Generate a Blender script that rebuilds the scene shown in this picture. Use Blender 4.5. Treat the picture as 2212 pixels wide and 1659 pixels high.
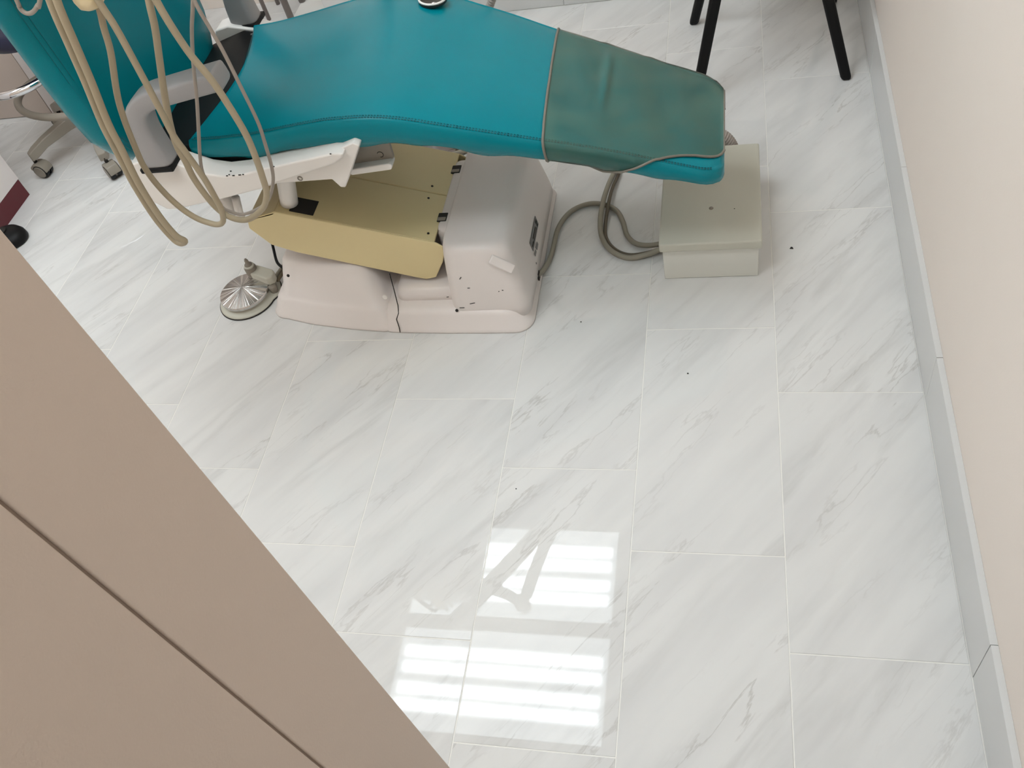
import bpy, bmesh, math, random
from mathutils import Vector, Matrix
random.seed(7)
for o in list(bpy.data.objects): bpy.data.objects.remove(o)
S = bpy.context.scene
COL = S.collection

# ------------------------------------------------------------------ camera
cd = bpy.data.cameras.new('camera'); cam = bpy.data.objects.new('camera', cd); COL.objects.link(cam)
cd.sensor_fit = 'HORIZONTAL'; cd.sensor_width = 36.0; cd.lens = 1922.5 / 2212 * 36.0
cd.clip_start = 0.02; cd.clip_end = 50
r_ = Vector((0.97055945, 0.14537338, -0.19204411)); u_ = Vector((0.00553845, 0.7836405, 0.6211899)); f_ = Vector((-0.24079801, 0.60396536, -0.75976454))
M = Matrix.Identity(4)
for i in range(3):
    M[i][0] = r_[i]; M[i][1] = u_[i]; M[i][2] = -f_[i]
M[0][3], M[1][3], M[2][3] = -0.3973, -1.2957, 1.6291
cam.matrix_world = M
S.camera = cam

# ------------------------------------------------------------------ world / exposure
w = bpy.data.worlds.new('world'); S.world = w; w.use_nodes = True
w.node_tree.nodes['Background'].inputs[0].default_value = (0.9, 0.95, 1.0, 1)
w.node_tree.nodes['Background'].inputs[1].default_value = 0.3
S.view_settings.view_transform = 'Standard'; S.view_settings.look = 'None'
S.view_settings.gamma = 1; S.view_settings.use_curve_mapping = False
S.view_settings.exposure = -0.02
LAMP_BASE, LAMP_PEAK = 4.2, 12.0        # radiance of the troffer diffusers between / below the tubes
CEIL = 2.60

# ------------------------------------------------------------------ helpers
def lin(c):
    return tuple(((v / 255) / 12.92 if v / 255 <= 0.04045 else ((v / 255 + 0.055) / 1.055) ** 2.4) for v in c)

def mat(name, rgb, rough=0.5, metal=0.0, var=0.05, scale=8.0, bump=0.0, bscale=200.0, spec=0.5, coat=0.0):
    m = bpy.data.materials.new(name); m.use_nodes = True
    nt = m.node_tree; b = nt.nodes['Principled BSDF']
    c = lin(rgb)
    b.inputs['Roughness'].default_value = rough; b.inputs['Metallic'].default_value = metal
    b.inputs['Specular IOR Level'].default_value = spec
    b.inputs['Coat Weight'].default_value = coat
    tc = nt.nodes.new('ShaderNodeTexCoord'); n = nt.nodes.new('ShaderNodeTexNoise')
    n.inputs['Scale'].default_value = scale; n.inputs['Detail'].default_value = 5
    nt.links.new(tc.outputs['Object'], n.inputs['Vector'])
    mx = nt.nodes.new('ShaderNodeMix'); mx.data_type = 'RGBA'
    mx.inputs['A'].default_value = tuple(v * (1 - var) for v in c) + (1,)
    mx.inputs['B'].default_value = tuple(min(1, v * (1 + var)) for v in c) + (1,)
    nt.links.new(n.outputs['Fac'], mx.inputs['Factor']); nt.links.new(mx.outputs['Result'], b.inputs['Base Color'])
    if bump:
        n2 = nt.nodes.new('ShaderNodeTexNoise'); n2.inputs['Scale'].default_value = bscale
        nt.links.new(tc.outputs['Object'], n2.inputs['Vector'])
        bp = nt.nodes.new('ShaderNodeBump'); bp.inputs['Strength'].default_value = bump; bp.inputs['Distance'].default_value = 0.001
        nt.links.new(n2.outputs['Fac'], bp.inputs['Height']); nt.links.new(bp.outputs['Normal'], b.inputs['Normal'])
    return m

def marble():
    m = bpy.data.materials.new('polished_marble_tile'); m.use_nodes = True
    nt = m.node_tree; N = nt.nodes.new; L = nt.links.new; b = nt.nodes['Principled BSDF']
    geo = N('ShaderNodeNewGeometry'); oi = N('ShaderNodeObjectInfo')
    mul = N('ShaderNodeMath'); mul.operation = 'MULTIPLY'; mul.inputs[1].default_value = 53.0; L(oi.outputs['Random'], mul.inputs[0])
    comb = N('ShaderNodeCombineXYZ'); L(mul.outputs[0], comb.inputs['X']); L(mul.outputs[0], comb.inputs['Y']); L(mul.outputs[0], comb.inputs['Z'])
    rot = N('ShaderNodeVectorRotate'); rot.rotation_type = 'Z_AXIS'; rot.inputs['Angle'].default_value = math.radians(-52); L(geo.outputs['Position'], rot.inputs['Vector'])
    st = N('ShaderNodeVectorMath'); st.operation = 'MULTIPLY'; st.inputs[1].default_value = (2.0, 12.0, 4.0); L(rot.outputs[0], st.inputs[0])
    ad = N('ShaderNodeVectorMath'); ad.operation = 'ADD'; L(st.outputs[0], ad.inputs[0]); L(comb.outputs[0], ad.inputs[1])
    def vein(scale, width, detail, dist, off):
        a2 = N('ShaderNodeVectorMath'); a2.operation = 'ADD'; a2.inputs[1].default_value = (off, off * 2, off); L(ad.outputs[0], a2.inputs[0])
        n = N('ShaderNodeTexNoise'); n.inputs['Scale'].default_value = scale; n.inputs['Detail'].default_value = detail; n.inputs['Distortion'].default_value = dist; n.inputs['Roughness'].default_value = 0.55
        L(a2.outputs[0], n.inputs['Vector'])
        s = N('ShaderNodeMath'); s.operation = 'SUBTRACT'; s.inputs[1].default_value = 0.5; L(n.outputs['Fac'], s.inputs[0])
        a = N('ShaderNodeMath'); a.operation = 'ABSOLUTE'; L(s.outputs[0], a.inputs[0])
        mr = N('ShaderNodeMapRange'); mr.inputs['From Min'].default_value = 0.0; mr.inputs['From Max'].default_value = width
        mr.inputs['To Min'].default_value = 1.0; mr.inputs['To Max'].default_value = 0.0; L(a.outputs[0], mr.inputs['Value'])
        return mr.outputs[0]
    def mask(scale, lo, hi, off):
        a2 = N('ShaderNodeVectorMath'); a2.operation = 'ADD'; a2.inputs[1].default_value = (off, off, off); L(ad.outputs[0], a2.inputs[0])
        n = N('ShaderNodeTexNoise'); n.inputs['Scale'].default_value = scale; n.inputs['Detail'].default_value = 3; L(a2.outputs[0], n.inputs['Vector'])
        mr = N('ShaderNodeMapRange'); mr.inputs['From Min'].default_value = lo; mr.inputs['From Max'].default_value = hi; L(n.outputs['Fac'], mr.inputs['Value'])
        return mr.outputs[0]
    def times(a, c):
        t = N('ShaderNodeMath'); t.operation = 'MULTIPLY'; L(a, t.inputs[0])
        if isinstance(c, float): t.inputs[1].default_value = c
        else: L(c, t.inputs[1])
        return t.outputs[0]
    v1 = times(vein(0.85, 0.085, 6, 0.22, 0), mask(0.60, 0.44, 0.66, 11))
    v2 = times(vein(1.9, 0.022, 6, 0.22, 7), mask(1.0, 0.50, 0.68, 3))
    cl = mask(1.1, 0.40, 0.72, 21)
    def mix(fac, a, c, s):
        mx = N('ShaderNodeMix'); mx.data_type = 'RGBA'
        if isinstance(a, tuple): mx.inputs['A'].default_value = lin(a) + (1,)
        else: L(a, mx.inputs['A'])
        mx.inputs['B'].default_value = lin(c) + (1,); L(times(fac, s), mx.inputs['Factor']); return mx.outputs['Result']
    c0 = mix(cl, (221, 220, 217), (209, 208, 206), 0.8)
    c1 = mix(v1, c0, (183, 182, 179), 0.38)
    c2 = mix(v2, c1, (158, 153, 146), 0.42)
    L(c2, b.inputs['Base Color'])
    b.inputs['Roughness'].default_value = 0.012; b.inputs['Specular IOR Level'].default_value = 0.5
    n3 = N('ShaderNodeTexNoise'); n3.inputs['Scale'].default_value = 6.0; n3.inputs['Detail'].default_value = 0.0; L(geo.outputs['Position'], n3.inputs['Vector'])
    bp = N('ShaderNodeBump'); bp.inputs['Strength'].default_value = 0.03; bp.inputs['Distance'].default_value = 0.0006
    L(n3.outputs['Fac'], bp.inputs['Height']); L(bp.outputs['Normal'], b.inputs['Normal'])
    return m

def obj(name, bm, m, parent=None, smooth=False, bevel=0.0, seg=2, angle=35):
    me = bpy.data.meshes.new(name); bmesh.ops.recalc_face_normals(bm, faces=bm.faces[:]); bm.to_mesh(me); bm.free()
    return link(name, me, m, parent, smooth, bevel, seg, angle)

def link(name, me, m, parent=None, smooth=False, bevel=0.0, seg=2, angle=35):
    o = bpy.data.objects.new(name, me); COL.objects.link(o)
    if m and not me.materials: me.materials.append(m)
    if smooth:
        for p in me.polygons: p.use_smooth = True
    if parent: o.parent = parent
    if bevel:
        md = o.modifiers.new('bevel', 'BEVEL'); md.width = bevel; md.segments = seg; md.limit_method = 'ANGLE'; md.angle_limit = math.radians(angle); md.harden_normals = False
        for p in me.polygons: p.use_smooth = True
        wn = o.modifiers.new('wn', 'WEIGHTED_NORMAL')
    return o

def thing(name, label, cat, group=None, loc=(0, 0, 0)):
    o = bpy.data.objects.new(name, None); COL.objects.link(o); o.empty_display_size = 0.05; o.location = loc
    tag(o, label, cat, group); return o

def tag(o, label, cat, group=None):
    o['label'] = label; o['category'] = cat
    if group: o['group'] = group
    return o

def struct(o): o['kind'] = 'structure'; return o

def sub(p, loc):      # keep world-space meshes when a thing's empty sits elsewhere
    return p

def box(bm, x0, x1, y0, y1, z0, z1, mtx=None):
    v = [bm.verts.new((x, y, z)) for z in (z0, z1) for y in (y0, y1) for x in (x0, x1)]
    if mtx:
        for q in v: q.co = mtx @ q.co
    for f in ((0, 2, 3, 1), (4, 5, 7, 6), (0, 1, 5, 4), (2, 6, 7, 3), (0, 4, 6, 2), (1, 3, 7, 5)): bm.faces.new([v[i] for i in f])

def mkbox(name, x0, x1, y0, y1, z0, z1, m, parent=None, bevel=0.0, seg=2, mtx=None):
    bm = bmesh.new(); box(bm, x0, x1, y0, y1, z0, z1, mtx); return obj(name, bm, m, parent, bevel=bevel, seg=seg)

def prism_y(bm, pts, y0, y1):      # polygon in XZ extruded along Y
    a = [bm.verts.new((x, y0, z)) for x, z in pts]; b = [bm.verts.new((x, y1, z)) for x, z in pts]
    n = len(pts); bm.faces.new(a); bm.faces.new(b[::-1])
    for i in range(n): bm.faces.new((a[i], b[i], b[(i + 1) % n], a[(i + 1) % n]))

def prism_z(bm, pts, z0, z1):
    a = [bm.verts.new((x, y, z0)) for x, y in pts]; b = [bm.verts.new((x, y, z1)) for x, y in pts]
    n = len(pts); bm.faces.new(a); bm.faces.new(b[::-1])
    for i in range(n): bm.faces.new((a[i], b[i], b[(i + 1) % n], a[(i + 1) % n]))

def lathe(bm, prof, cx, cy, n=32, mtx=None, cz=0):
    rings = []
    for r, z in prof:
        if r < 1e-5: rings.append([bm.verts.new((cx, cy, z + cz))])
        else: rings.append([bm.verts.new((cx + r * math.cos(2 * math.pi * k / n), cy + r * math.sin(2 * math.pi * k / n), z + cz)) for k in range(n)])
    for a, b in zip(rings, rings[1:]):
        for k in range(n):
            k2 = (k + 1) % n
            if len(a) == 1 and len(b) > 1: bm.faces.new((a[0], b[k], b[k2]))
            elif len(b) == 1 and len(a) > 1: bm.faces.new((a[k], a[k2], b[0]))
            elif len(a) > 1: bm.faces.new((a[k], a[k2], b[k2], b[k]))
    for ring in (rings[0], rings[-1]):
        if len(ring) > 1:
            try: bm.faces.new(ring)
            except ValueError: pass
    if mtx:
        for ring in rings:
            for q in ring: q.co = mtx @ q.co

def smoothpath(pts, per=6):
    P = [Vector(p) for p in pts]
    if len(P) < 3: return P
    out = []
    for i in range(len(P) - 1):
        p0 = P[max(i - 1, 0)]; p1 = P[i]; p2 = P[i + 1]; p3 = P[min(i + 2, len(P) - 1)]
        for k in range(per):
            t = k / per
            out.append(0.5 * ((2 * p1) + (p2 - p0) * t + (2 * p0 - 5 * p1 + 4 * p2 - p3) * t * t + (3 * p1 - p0 - 3 * p2 + p3) * t ** 3))
    out.append(P[-1]); return out

def tube(bm, path, r, n=10, rfun=None, flat=1.0):
    """round tube along a list of Vectors (parallel transport frame)"""
    path = [Vector(p) for p in path]
    T = [(path[min(i + 1, len(path) - 1)] - path[max(i - 1, 0)]).normalized() for i in range(len(path))]
    ref = Vector((0, 0, 1)) if abs(T[0].z) < 0.9 else Vector((1, 0, 0))
    U = T[0].cross(ref).normalized(); rings = []
    for i, p in enumerate(path):
        U = (U - T[i] * U.dot(T[i])).normalized(); V = T[i].cross(U)
        rr = rfun(i) if rfun else r
        rings.append([bm.verts.new(p + (U * math.cos(2 * math.pi * k / n) + V * math.sin(2 * math.pi * k / n) * flat) * rr) for k in range(n)])
    for a, b in zip(rings, rings[1:]):
        for k in range(n): bm.faces.new((a[k], a[(k + 1) % n], b[(k + 1) % n], b[k]))
    bm.faces.new(rings[0][::-1]); bm.faces.new(rings[-1])

def mktube(name, pts, r, m, parent=None, n=10, per=6, rfun=None, smooth=True):
    bm = bmesh.new(); tube(bm, smoothpath(pts, per), r, n, rfun); return obj(name, bm, m, parent, smooth=smooth)

def ribbed(name, pts, r, m, parent=None, pitch=0.006, n=16):
    path = smoothpath(pts, 8); L = [0.0]
    for a, b in zip(path, path[1:]): L.append(L[-1] + (b - a).length)
    k = max(2, int(L[-1] / (pitch / 2))); q = []
    for i in range(k + 1):
        s = L[-1] * i / k; j = max(0, min(len(path) - 2, next((x for x in range(len(L) - 1) if L[x + 1] >= s), len(path) - 2)))
        t = (s - L[j]) / max(1e-9, L[j + 1] - L[j]); q.append(path[j].lerp(path[j + 1], t))
    bm = bmesh.new(); tube(bm, q, r, n, lambda i: r if i % 2 else r * 0.86)
    return obj(name, bm, m, parent, smooth=False)

def interp(tab, x, c=1):
    if x <= tab[0][0]: return tab[0][c]
    for a, b in zip(tab, tab[1:]):
        if x <= b[0]:
            t = (x - a[0]) / (b[0] - a[0]); return a[c] + (b[c] - a[c]) * t
    return tab[-1][c]

def smint(tab, x, c=1, h=0.02):
    return sum(interp(tab, x + h * k, c) for k in (-2, -1, 0, 1, 2)) / 5

def loft(bm, rings, cap=True, closed=True):
    R = [[bm.verts.new(p) for p in ring] for ring in rings]
    n = len(R[0])
    for a, b in zip(R, R[1:]):
        for k in range(n if closed else n - 1):
            bm.faces.new((a[k], a[(k + 1) % n], b[(k + 1) % n], b[k]))
    if cap: bm.faces.new(R[0][::-1]); bm.faces.new(R[-1])
    return R

# ------------------------------------------------------------------ materials
M_MARBLE = marble()
M_SKIRT = mat('plain_polished_skirting', (208, 208, 206), 0.06, var=0.03, scale=2.5)
M_GROUT = mat('grout_pale', (230, 228, 222), 0.8)
M_WALL = mat('wall_paint_beige', (232, 221, 211), 0.55, var=0.02, scale=3, bump=0.15, bscale=350)
M_PANEL = mat('entrance_paint_beige', (214, 197, 182), 0.5, var=0.02, scale=4, bump=0.25, bscale=500)
M_GROOVE = mat('shadow_gap_filler', (150, 132, 118), 0.8)
M_CEIL = mat('ceiling_white', (242, 241, 238), 0.85, var=0.02)
M_TEAL = mat('teal_vinyl', (0, 126, 139), 0.27, var=0.10, scale=5, bump=0.2, bscale=420, spec=0.22)
M_STITCH = mat('teal_thread', (10, 92, 100), 0.6)
M_WHITE = mat('white_enamel', (236, 231, 225), 0.32, var=0.03, scale=6)
M_BASE = mat('offwhite_plastic_shell', (230, 222, 217), 0.38, var=0.03, scale=4)
M_YELL = mat('cream_yellow_enamel', (226, 208, 158), 0.42, var=0.03, scale=5)
M_GREYP = mat('grey_plastic_armrest', (160, 158, 158), 0.45, var=0.04, bump=0.2, bscale=300)
M_BLACK = mat('black_plastic', (7, 7, 8), 0.5, var=0.2, spec=0.25)
M_DARK = mat('dark_cavity', (34, 30, 26), 0.8, var=0.2)
M_CHROME = mat('chrome', (225, 225, 228), 0.08, 1.0, 0.02)
def brushed():
    m = mat('brushed_steel_cone', (212, 210, 208), 0.22, 1.0, 0.05)
    nt = m.node_tree; b = nt.nodes['Principled BSDF']
    b.inputs['Anisotropic'].default_value = 0.9; b.inputs['Anisotropic Rotation'].default_value = 0.25
    tg = nt.nodes.new('ShaderNodeTangent'); tg.direction_type = 'RADIAL'; tg.axis = 'Z'
    nt.links.new(tg.outputs[0], b.inputs['Tangent'])
    tc = nt.nodes.new('ShaderNodeTexCoord'); gr = nt.nodes.new('ShaderNodeTexGradient'); gr.gradient_type = 'RADIAL'; nt.links.new(tc.outputs['Object'], gr.inputs[0])
    ns = nt.nodes.new('ShaderNodeTexNoise'); ns.noise_dimensions = '1D'; ns.inputs['Scale'].default_value = 14.0; ns.inputs['Detail'].default_value = 3.0; nt.links.new(gr.outputs['Fac'], ns.inputs['W'])
    bp = nt.nodes.new('ShaderNodeBump'); bp.inputs['Strength'].default_value = 0.6; bp.inputs['Distance'].default_value = 0.012
    nt.links.new(ns.outputs['Fac'], bp.inputs['Height']); nt.links.new(bp.outputs['Normal'], b.inputs['Normal']); return m
M_STEEL = brushed()
M_HOSE = mat('beige_hose_silicone', (168, 155, 130), 0.5, var=0.08, scale=12)
M_HOSEG = mat('grey_hose_silicone', (158, 148, 138), 0.48, var=0.08, scale=12)
M_CABLE = mat('grey_olive_cable', (150, 144, 129), 0.5, var=0.06)
M_RIB = mat('ribbed_grey_hose', (165, 156, 148), 0.55)
M_LID = mat('greygreen_lid', (196, 194, 180), 0.42, var=0.03)
M_BODY = mat('white_box_body', (222, 221, 212), 0.5, var=0.03)
M_NAVY = mat('navy_vinyl', (22, 24, 52), 0.4, var=0.1)
M_TAUPE = mat('taupe_plastic', (142, 134, 122), 0.45, var=0.05)
M_CABW = mat('white_cabinet_laminate', (232, 224, 220), 0.35, var=0.02)
M_RED = mat('maroon_plinth', (96, 30, 38), 0.45, var=0.06)
M_CABB = mat('beige_cabinet_laminate', (206, 190, 178), 0.5, var=0.02)
M_GREYM = mat('grey_metal_tube', (140, 130, 126), 0.4, 0.2, 0.05)
M_CREAM = mat('cream_plastic', (236, 218, 178), 0.4, var=0.02)
M_STICK = mat('grey_sticker', (122, 120, 118), 0.5)
M_PIPING = mat('grey_vinyl_binding', (118, 113, 103), 0.5, var=0.08)
def vinyl():
    m = bpy.data.materials.new('clear_cloudy_vinyl'); m.use_nodes = True
    nt = m.node_tree; N = nt.nodes.new; L = nt.links.new
    out = nt.nodes['Material Output']; nt.nodes.remove(nt.nodes['Principled BSDF'])
    tr = N('ShaderNodeBsdfTransparent'); tr.inputs[0].default_value = (0.80, 0.92, 0.86, 1)
    df = N('ShaderNodeBsdfDiffuse'); df.inputs[0].default_value = lin((122, 158, 138)) + (1,)
    gl = N('ShaderNodeBsdfGlossy'); gl.inputs['Roughness'].default_value = 0.22
    tc = N('ShaderNodeTexCoord'); n = N('ShaderNodeTexNoise'); n.inputs['Scale'].default_value = 9; n.inputs['Detail'].default_value = 6; n.inputs['Distortion'].default_value = 1.0
    L(tc.outputs['Object'], n.inputs['Vector'])
    mr = N('ShaderNodeMapRange'); mr.inputs['To Min'].default_value = 0.14; mr.inputs['To Max'].default_value = 0.34; mr.inputs['From Min'].default_value = 0.3; mr.inputs['From Max'].default_value = 0.75
    L(n.outputs['Fac'], mr.inputs['Value'])
    m1 = N('ShaderNodeMixShader'); L(mr.outputs[0], m1.inputs[0]); L(tr.outputs[0], m1.inputs[1]); L(df.outputs[0], m1.inputs[2])
    fr = N('ShaderNodeFresnel'); fr.inputs['IOR'].default_value = 1.4
    m2 = N('ShaderNodeMixShader'); L(fr.outputs[0], m2.inputs[0]); L(m1.outputs[0], m2.inputs[1]); L(gl.outputs[0], m2.inputs[2])
    L(m2.outputs[0], out.inputs['Surface']); return m
M_VINYL = vinyl()

def lampmat(k):
    m = bpy.data.materials.new('lit_prismatic_diffuser'); m.use_nodes = True
    nt = m.node_tree; N = nt.nodes.new; L = nt.links.new
    out = nt.nodes['Material Output']; nt.nodes.remove(nt.nodes['Principled BSDF'])
    em = N('ShaderNodeEmission'); em.inputs['Color'].default_value = (0.90, 0.985, 1.04, 1)
    geo = N('ShaderNodeTexCoord'); sp = N('ShaderNodeSeparateXYZ'); L(geo.outputs['Object'], sp.inputs[0])
    tot = None
    for yc in (-0.135, -0.055, 0.055, 0.135):
        s = N('ShaderNodeMath'); s.operation = 'SUBTRACT'; s.inputs[1].default_value = yc; L(sp.outputs['Y'], s.inputs[0])
        a = N('ShaderNodeMath'); a.operation = 'ABSOLUTE'; L(s.outputs[0], a.inputs[0])
        mr = N('ShaderNodeMapRange'); mr.interpolation_type = 'SMOOTHSTEP'; mr.inputs['From Min'].default_value = 0.010; mr.inputs['From Max'].default_value = 0.048
        mr.inputs['To Min'].default_value = LAMP_PEAK * k; mr.inputs['To Max'].default_value = 0.0; L(a.outputs[0], mr.inputs['Value'])
        if tot is None: tot = mr.outputs[0]
        else:
            ad = N('ShaderNodeMath'); ad.operation = 'ADD'; L(tot, ad.inputs[0]); L(mr.outputs[0], ad.inputs[1]); tot = ad.outputs[0]
    ax = N('ShaderNodeMath'); ax.operation = 'ABSOLUTE'; L(sp.outputs['X'], ax.inputs[0])
    mx = N('ShaderNodeMapRange'); mx.interpolation_type = 'SMOOTHSTEP'; mx.inputs['From Min'].default_value = 0.49; mx.inputs['From Max'].default_value = 0.525
    mx.inputs['To Min'].default_value = 1.0; mx.inputs['To Max'].default_value = 0.0; L(ax.outputs[0], mx.inputs['Value'])
    mu = N('ShaderNodeMath'); mu.operation = 'MULTIPLY'; L(tot, mu.inputs[0]); L(mx.outputs[0], mu.inputs[1])
    ad = N('ShaderNodeMath'); ad.operation = 'ADD'; ad.inputs[1].default_value = LAMP_BASE * k; L(mu.outputs[0], ad.inputs[0])
    L(ad.outputs[0], em.inputs['Strength']); L(em.outputs[0], out.inputs['Surface']); return m
M_LAMP = lampmat(1.0); M_FILL_ENTRANCE = lampmat(0.36); M_FILL_NEAR = lampmat(1.15); M_FILL_SIDE = lampmat(0.8)  # all but the first belong to the added fill troffers

# ================================================================== THE ROOM
XL, YB, YR, YP, XP = -3.60, -3.0, 2.04, 1.745, -1.888
YF0, YF1 = -1.19, -1.046      # entrance wall: corridor side / room side
XJ = -0.70
SKT, SKH = 0.012, 0.142       # skirting tile thickness, height

fl = struct(mkbox('floor', XL, 0.05, YB, YR + 0.05, -0.10, -0.0007, M_GROUT))
def tile_mesh(w, l, g=0.0010, h=0.0085, c=0.0008):
    bm = bmesh.new(); w2, l2 = w / 2 - g, l / 2 - g
    def ring(dx, z): return [bm.verts.new((sx * (w2 - dx), sy * (l2 - dx), z)) for sx, sy in ((-1, -1), (1, -1), (1, 1), (-1, 1))]
    a = ring(0, -h); b = ring(0, -c); t = ring(c, 0)
    for p, q in ((a, b), (b, t)):
        for k in range(4): bm.faces.new((p[k], p[(k + 1) % 4], q[(k + 1) % 4], q[k]))
    bm.faces.new(t); me = bpy.data.meshes.new('tile'); bmesh.ops.recalc_face_normals(bm, faces=bm.faces[:]); bm.to_mesh(me); bm.free(); me.materials.append(M_MARBLE); return me
FULL = tile_mesh(0.30, 0.60)
for i in range(12):
    x1 = -0.3 * i; x0 = x1 - 0.3
    if i == 0: x1 = -0.0005
    off = -0.629 + 0.1945 * i
    j0 = math.floor((YB - off) / 0.6)
    ymax = YP if x1 > XP + 0.02 else YR
    ymin = YB if x0 > XJ - 0.22 else YF1 - 0.02
    for j in range(j0, j0 + 12):
        a, b = off + 0.6 * j, off + 0.6 * (j + 1)
        a2, b2 = max(a, ymin), min(b, ymax)
        if b2 - a2 < 0.02: continue
        me = FULL if (b2 - a2 > 0.599 and i > 0) else tile_mesh(x1 - x0, b2 - a2)
        t = link('tile', me, None, fl); t.location = ((x0 + x1) / 2, (a2 + b2) / 2, 0)
        t.rotation_euler = (math.radians(random.uniform(-.035, .035)), math.radians(random.uniform(-.035, .035)), 0)

struct(mkbox('ceiling', XL, 0.05, YB, YR + 0.05, CEIL, CEIL + 0.08, M_CEIL))
struct(mkbox('wall_right', SKT, 0.15, YB, YR + 0.1, 0, CEIL, M_WALL))
struct(mkbox('wall_back', XP, SKT, YP + SKT, YR + 0.1, 0, CEIL, M_WALL))
struct(mkbox('wall_recess', XL, XP, YR, YR + 0.1, 0, CEIL, M_WALL))
struct(mkbox('wall_left', XL - 0.1, XL, YB, YR + 0.1, 0, CEIL, M_WALL))
struct(mkbox('wall_rear', XL, 0.15, YB - 0.1, YB, 0, CEIL, M_WALL))
struct(mkbox('wall_entrance', XL, XJ - 0.012, YF0, YF1, 0, CEIL, M_PANEL))
struct(mkbox('trim_1', XJ - 0.05, XJ, -1.1362, YF1, 0.0, CEIL - 0.001, M_PANEL, bevel=0.0012))
g = struct(mkbox('trim_2', XJ - 0.05, XJ - 0.002, -1.1385, -1.1358, 0.0, CEIL - 0.001, M_GROOVE))
struct(mkbox('wall_corridor', XJ - 0.09, XJ - 0.0005, YB, -1.138, 0, CEIL, M_PANEL, bevel=0.0012))

# skirting tiles, 60 x 15 cm, one object each
def skirt(name, axis):
    o = bpy.data.objects.new(name, None); COL.objects.link(o); struct(o); return o
sk = skirt('baseboard_right', 'y')
y = -0.652 - 0.6 * 4; first = None
while y < YP:
    a, b = max(y, YB), min(y + 0.6, YP)
    if b - a > 0.02:
        rnd = random.uniform(-0.0006, 0.0006)
        o = mkbox('skirting_tile', 0.0 + rnd, SKT, a + 0.0004, b - 0.0004, 0.0005, SKH + random.uniform(-.001, .001), M_SKIRT, sk, bevel=0.0006, seg=1)
    y += 0.6
sk2 = skirt('baseboard_back', 'x')
x = -0.981 + 0.6 * 2
while x > XP - 0.6:
    a, b = max(x - 0.6, XP), min(x, -0.001)
    if b - a > 0.02: mkbox('skirting_tile', a + 0.0004, b - 0.0004, YP, YP + SKT, 0.0005, SKH, M_SKIRT, sk2, bevel=0.0006, seg=1)
    x -= 0.6
sk3 = skirt('baseboard_recess', 'x')
mkbox('skirting_tile', -2.70, XP, YR - 0.008, YR, 0.0005, SKH, M_WALL, sk3, bevel=0.0008, seg=1)
mkbox('skirting_tile', XP, XP + 0.01, YP + 0.001, YR - 0.008, 0.0005, SKH, M_WALL, sk3, bevel=0.0008, seg=1)

# ceiling troffers: the first pair mirrored in the floor, the rest added as unseen fill
def troffer(yc, label, xc=-1.525, rot=0, m=None):
    t = thing('ceiling_light', label, 'ceiling light', 'recessed fluorescent ceiling lights', loc=(xc, yc, CEIL)); t.rotation_euler.z = rot
    bm = bmesh.new()
    for (x0, x1, y0, y1) in ((-.60, -.535, -.297, .297), (.535, .60, -.297, .297), (-.535, .535, -.297, -.259), (-.535, .535, .259, .297)): box(bm, x0, x1, y0, y1, -0.022, -0.002)
    obj('frame', bm, M_CEIL, t)
    d = mkbox('diffuser', -.535, .535, -.259, .259, -0.012, -0.004, m or M_LAMP, t)
    return t
troffer(0.775, 'recessed fluorescent ceiling light nearer the back wall, mirrored higher on the glossy floor')
troffer(0.180, 'recessed fluorescent ceiling light nearer the entrance, mirrored lower on the glossy floor')
troffer(-1.95, 'added unseen ceiling fill light over the entrance passage behind the viewpoint', -0.35, math.radians(90), M_FILL_ENTRANCE)  # added out of view to lift the jamb and the near-facing surfaces
troffer(-0.72, 'added unseen ceiling fill light over the near side of the room, in front of the chair', m=M_FILL_NEAR)  # unseen fill, added to brighten the front of the chair and base
troffer(0.20, 'added unseen ceiling fill light above the cabinets at the left', -3.10, math.radians(90), M_FILL_SIDE)  # extra fill beyond the frame, added to brighten the left of the room
vt = thing('ceiling_vent', 'white slatted air vent panel in the ceiling, mirrored faintly above the light reflection', 'air vent', loc=(-1.35, 1.2, CEIL))
mkbox('panel', -.72, .34, -.12, .12, -0.02, -0.002, M_CEIL, vt, bevel=0.003)
for k in range(9): mkbox('slat', 0.10 + k * 0.025, 0.112 + k * 0.025, -.045, .045, -0.034, -0.0195, M_GREYM, vt)

# ================================================================== DENTAL CHAIR
YC = 0.445
chair = thing('dental_chair', 'teal vinyl dental chair with reclined leg rest, white frame and cream lift arm', 'dental chair', loc=(-1.15, YC, 0))
CI = Matrix.Translation((1.15, -YC, 0))
def cpart(name, bm, m, parent=None, **k):     # mesh given in world coordinates, child of the chair
    p = parent or chair
    off = Vector((-1.15, YC, 0))
    for v in bm.verts: v.co -= off
    return obj(name, bm, m, p, **k)

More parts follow.
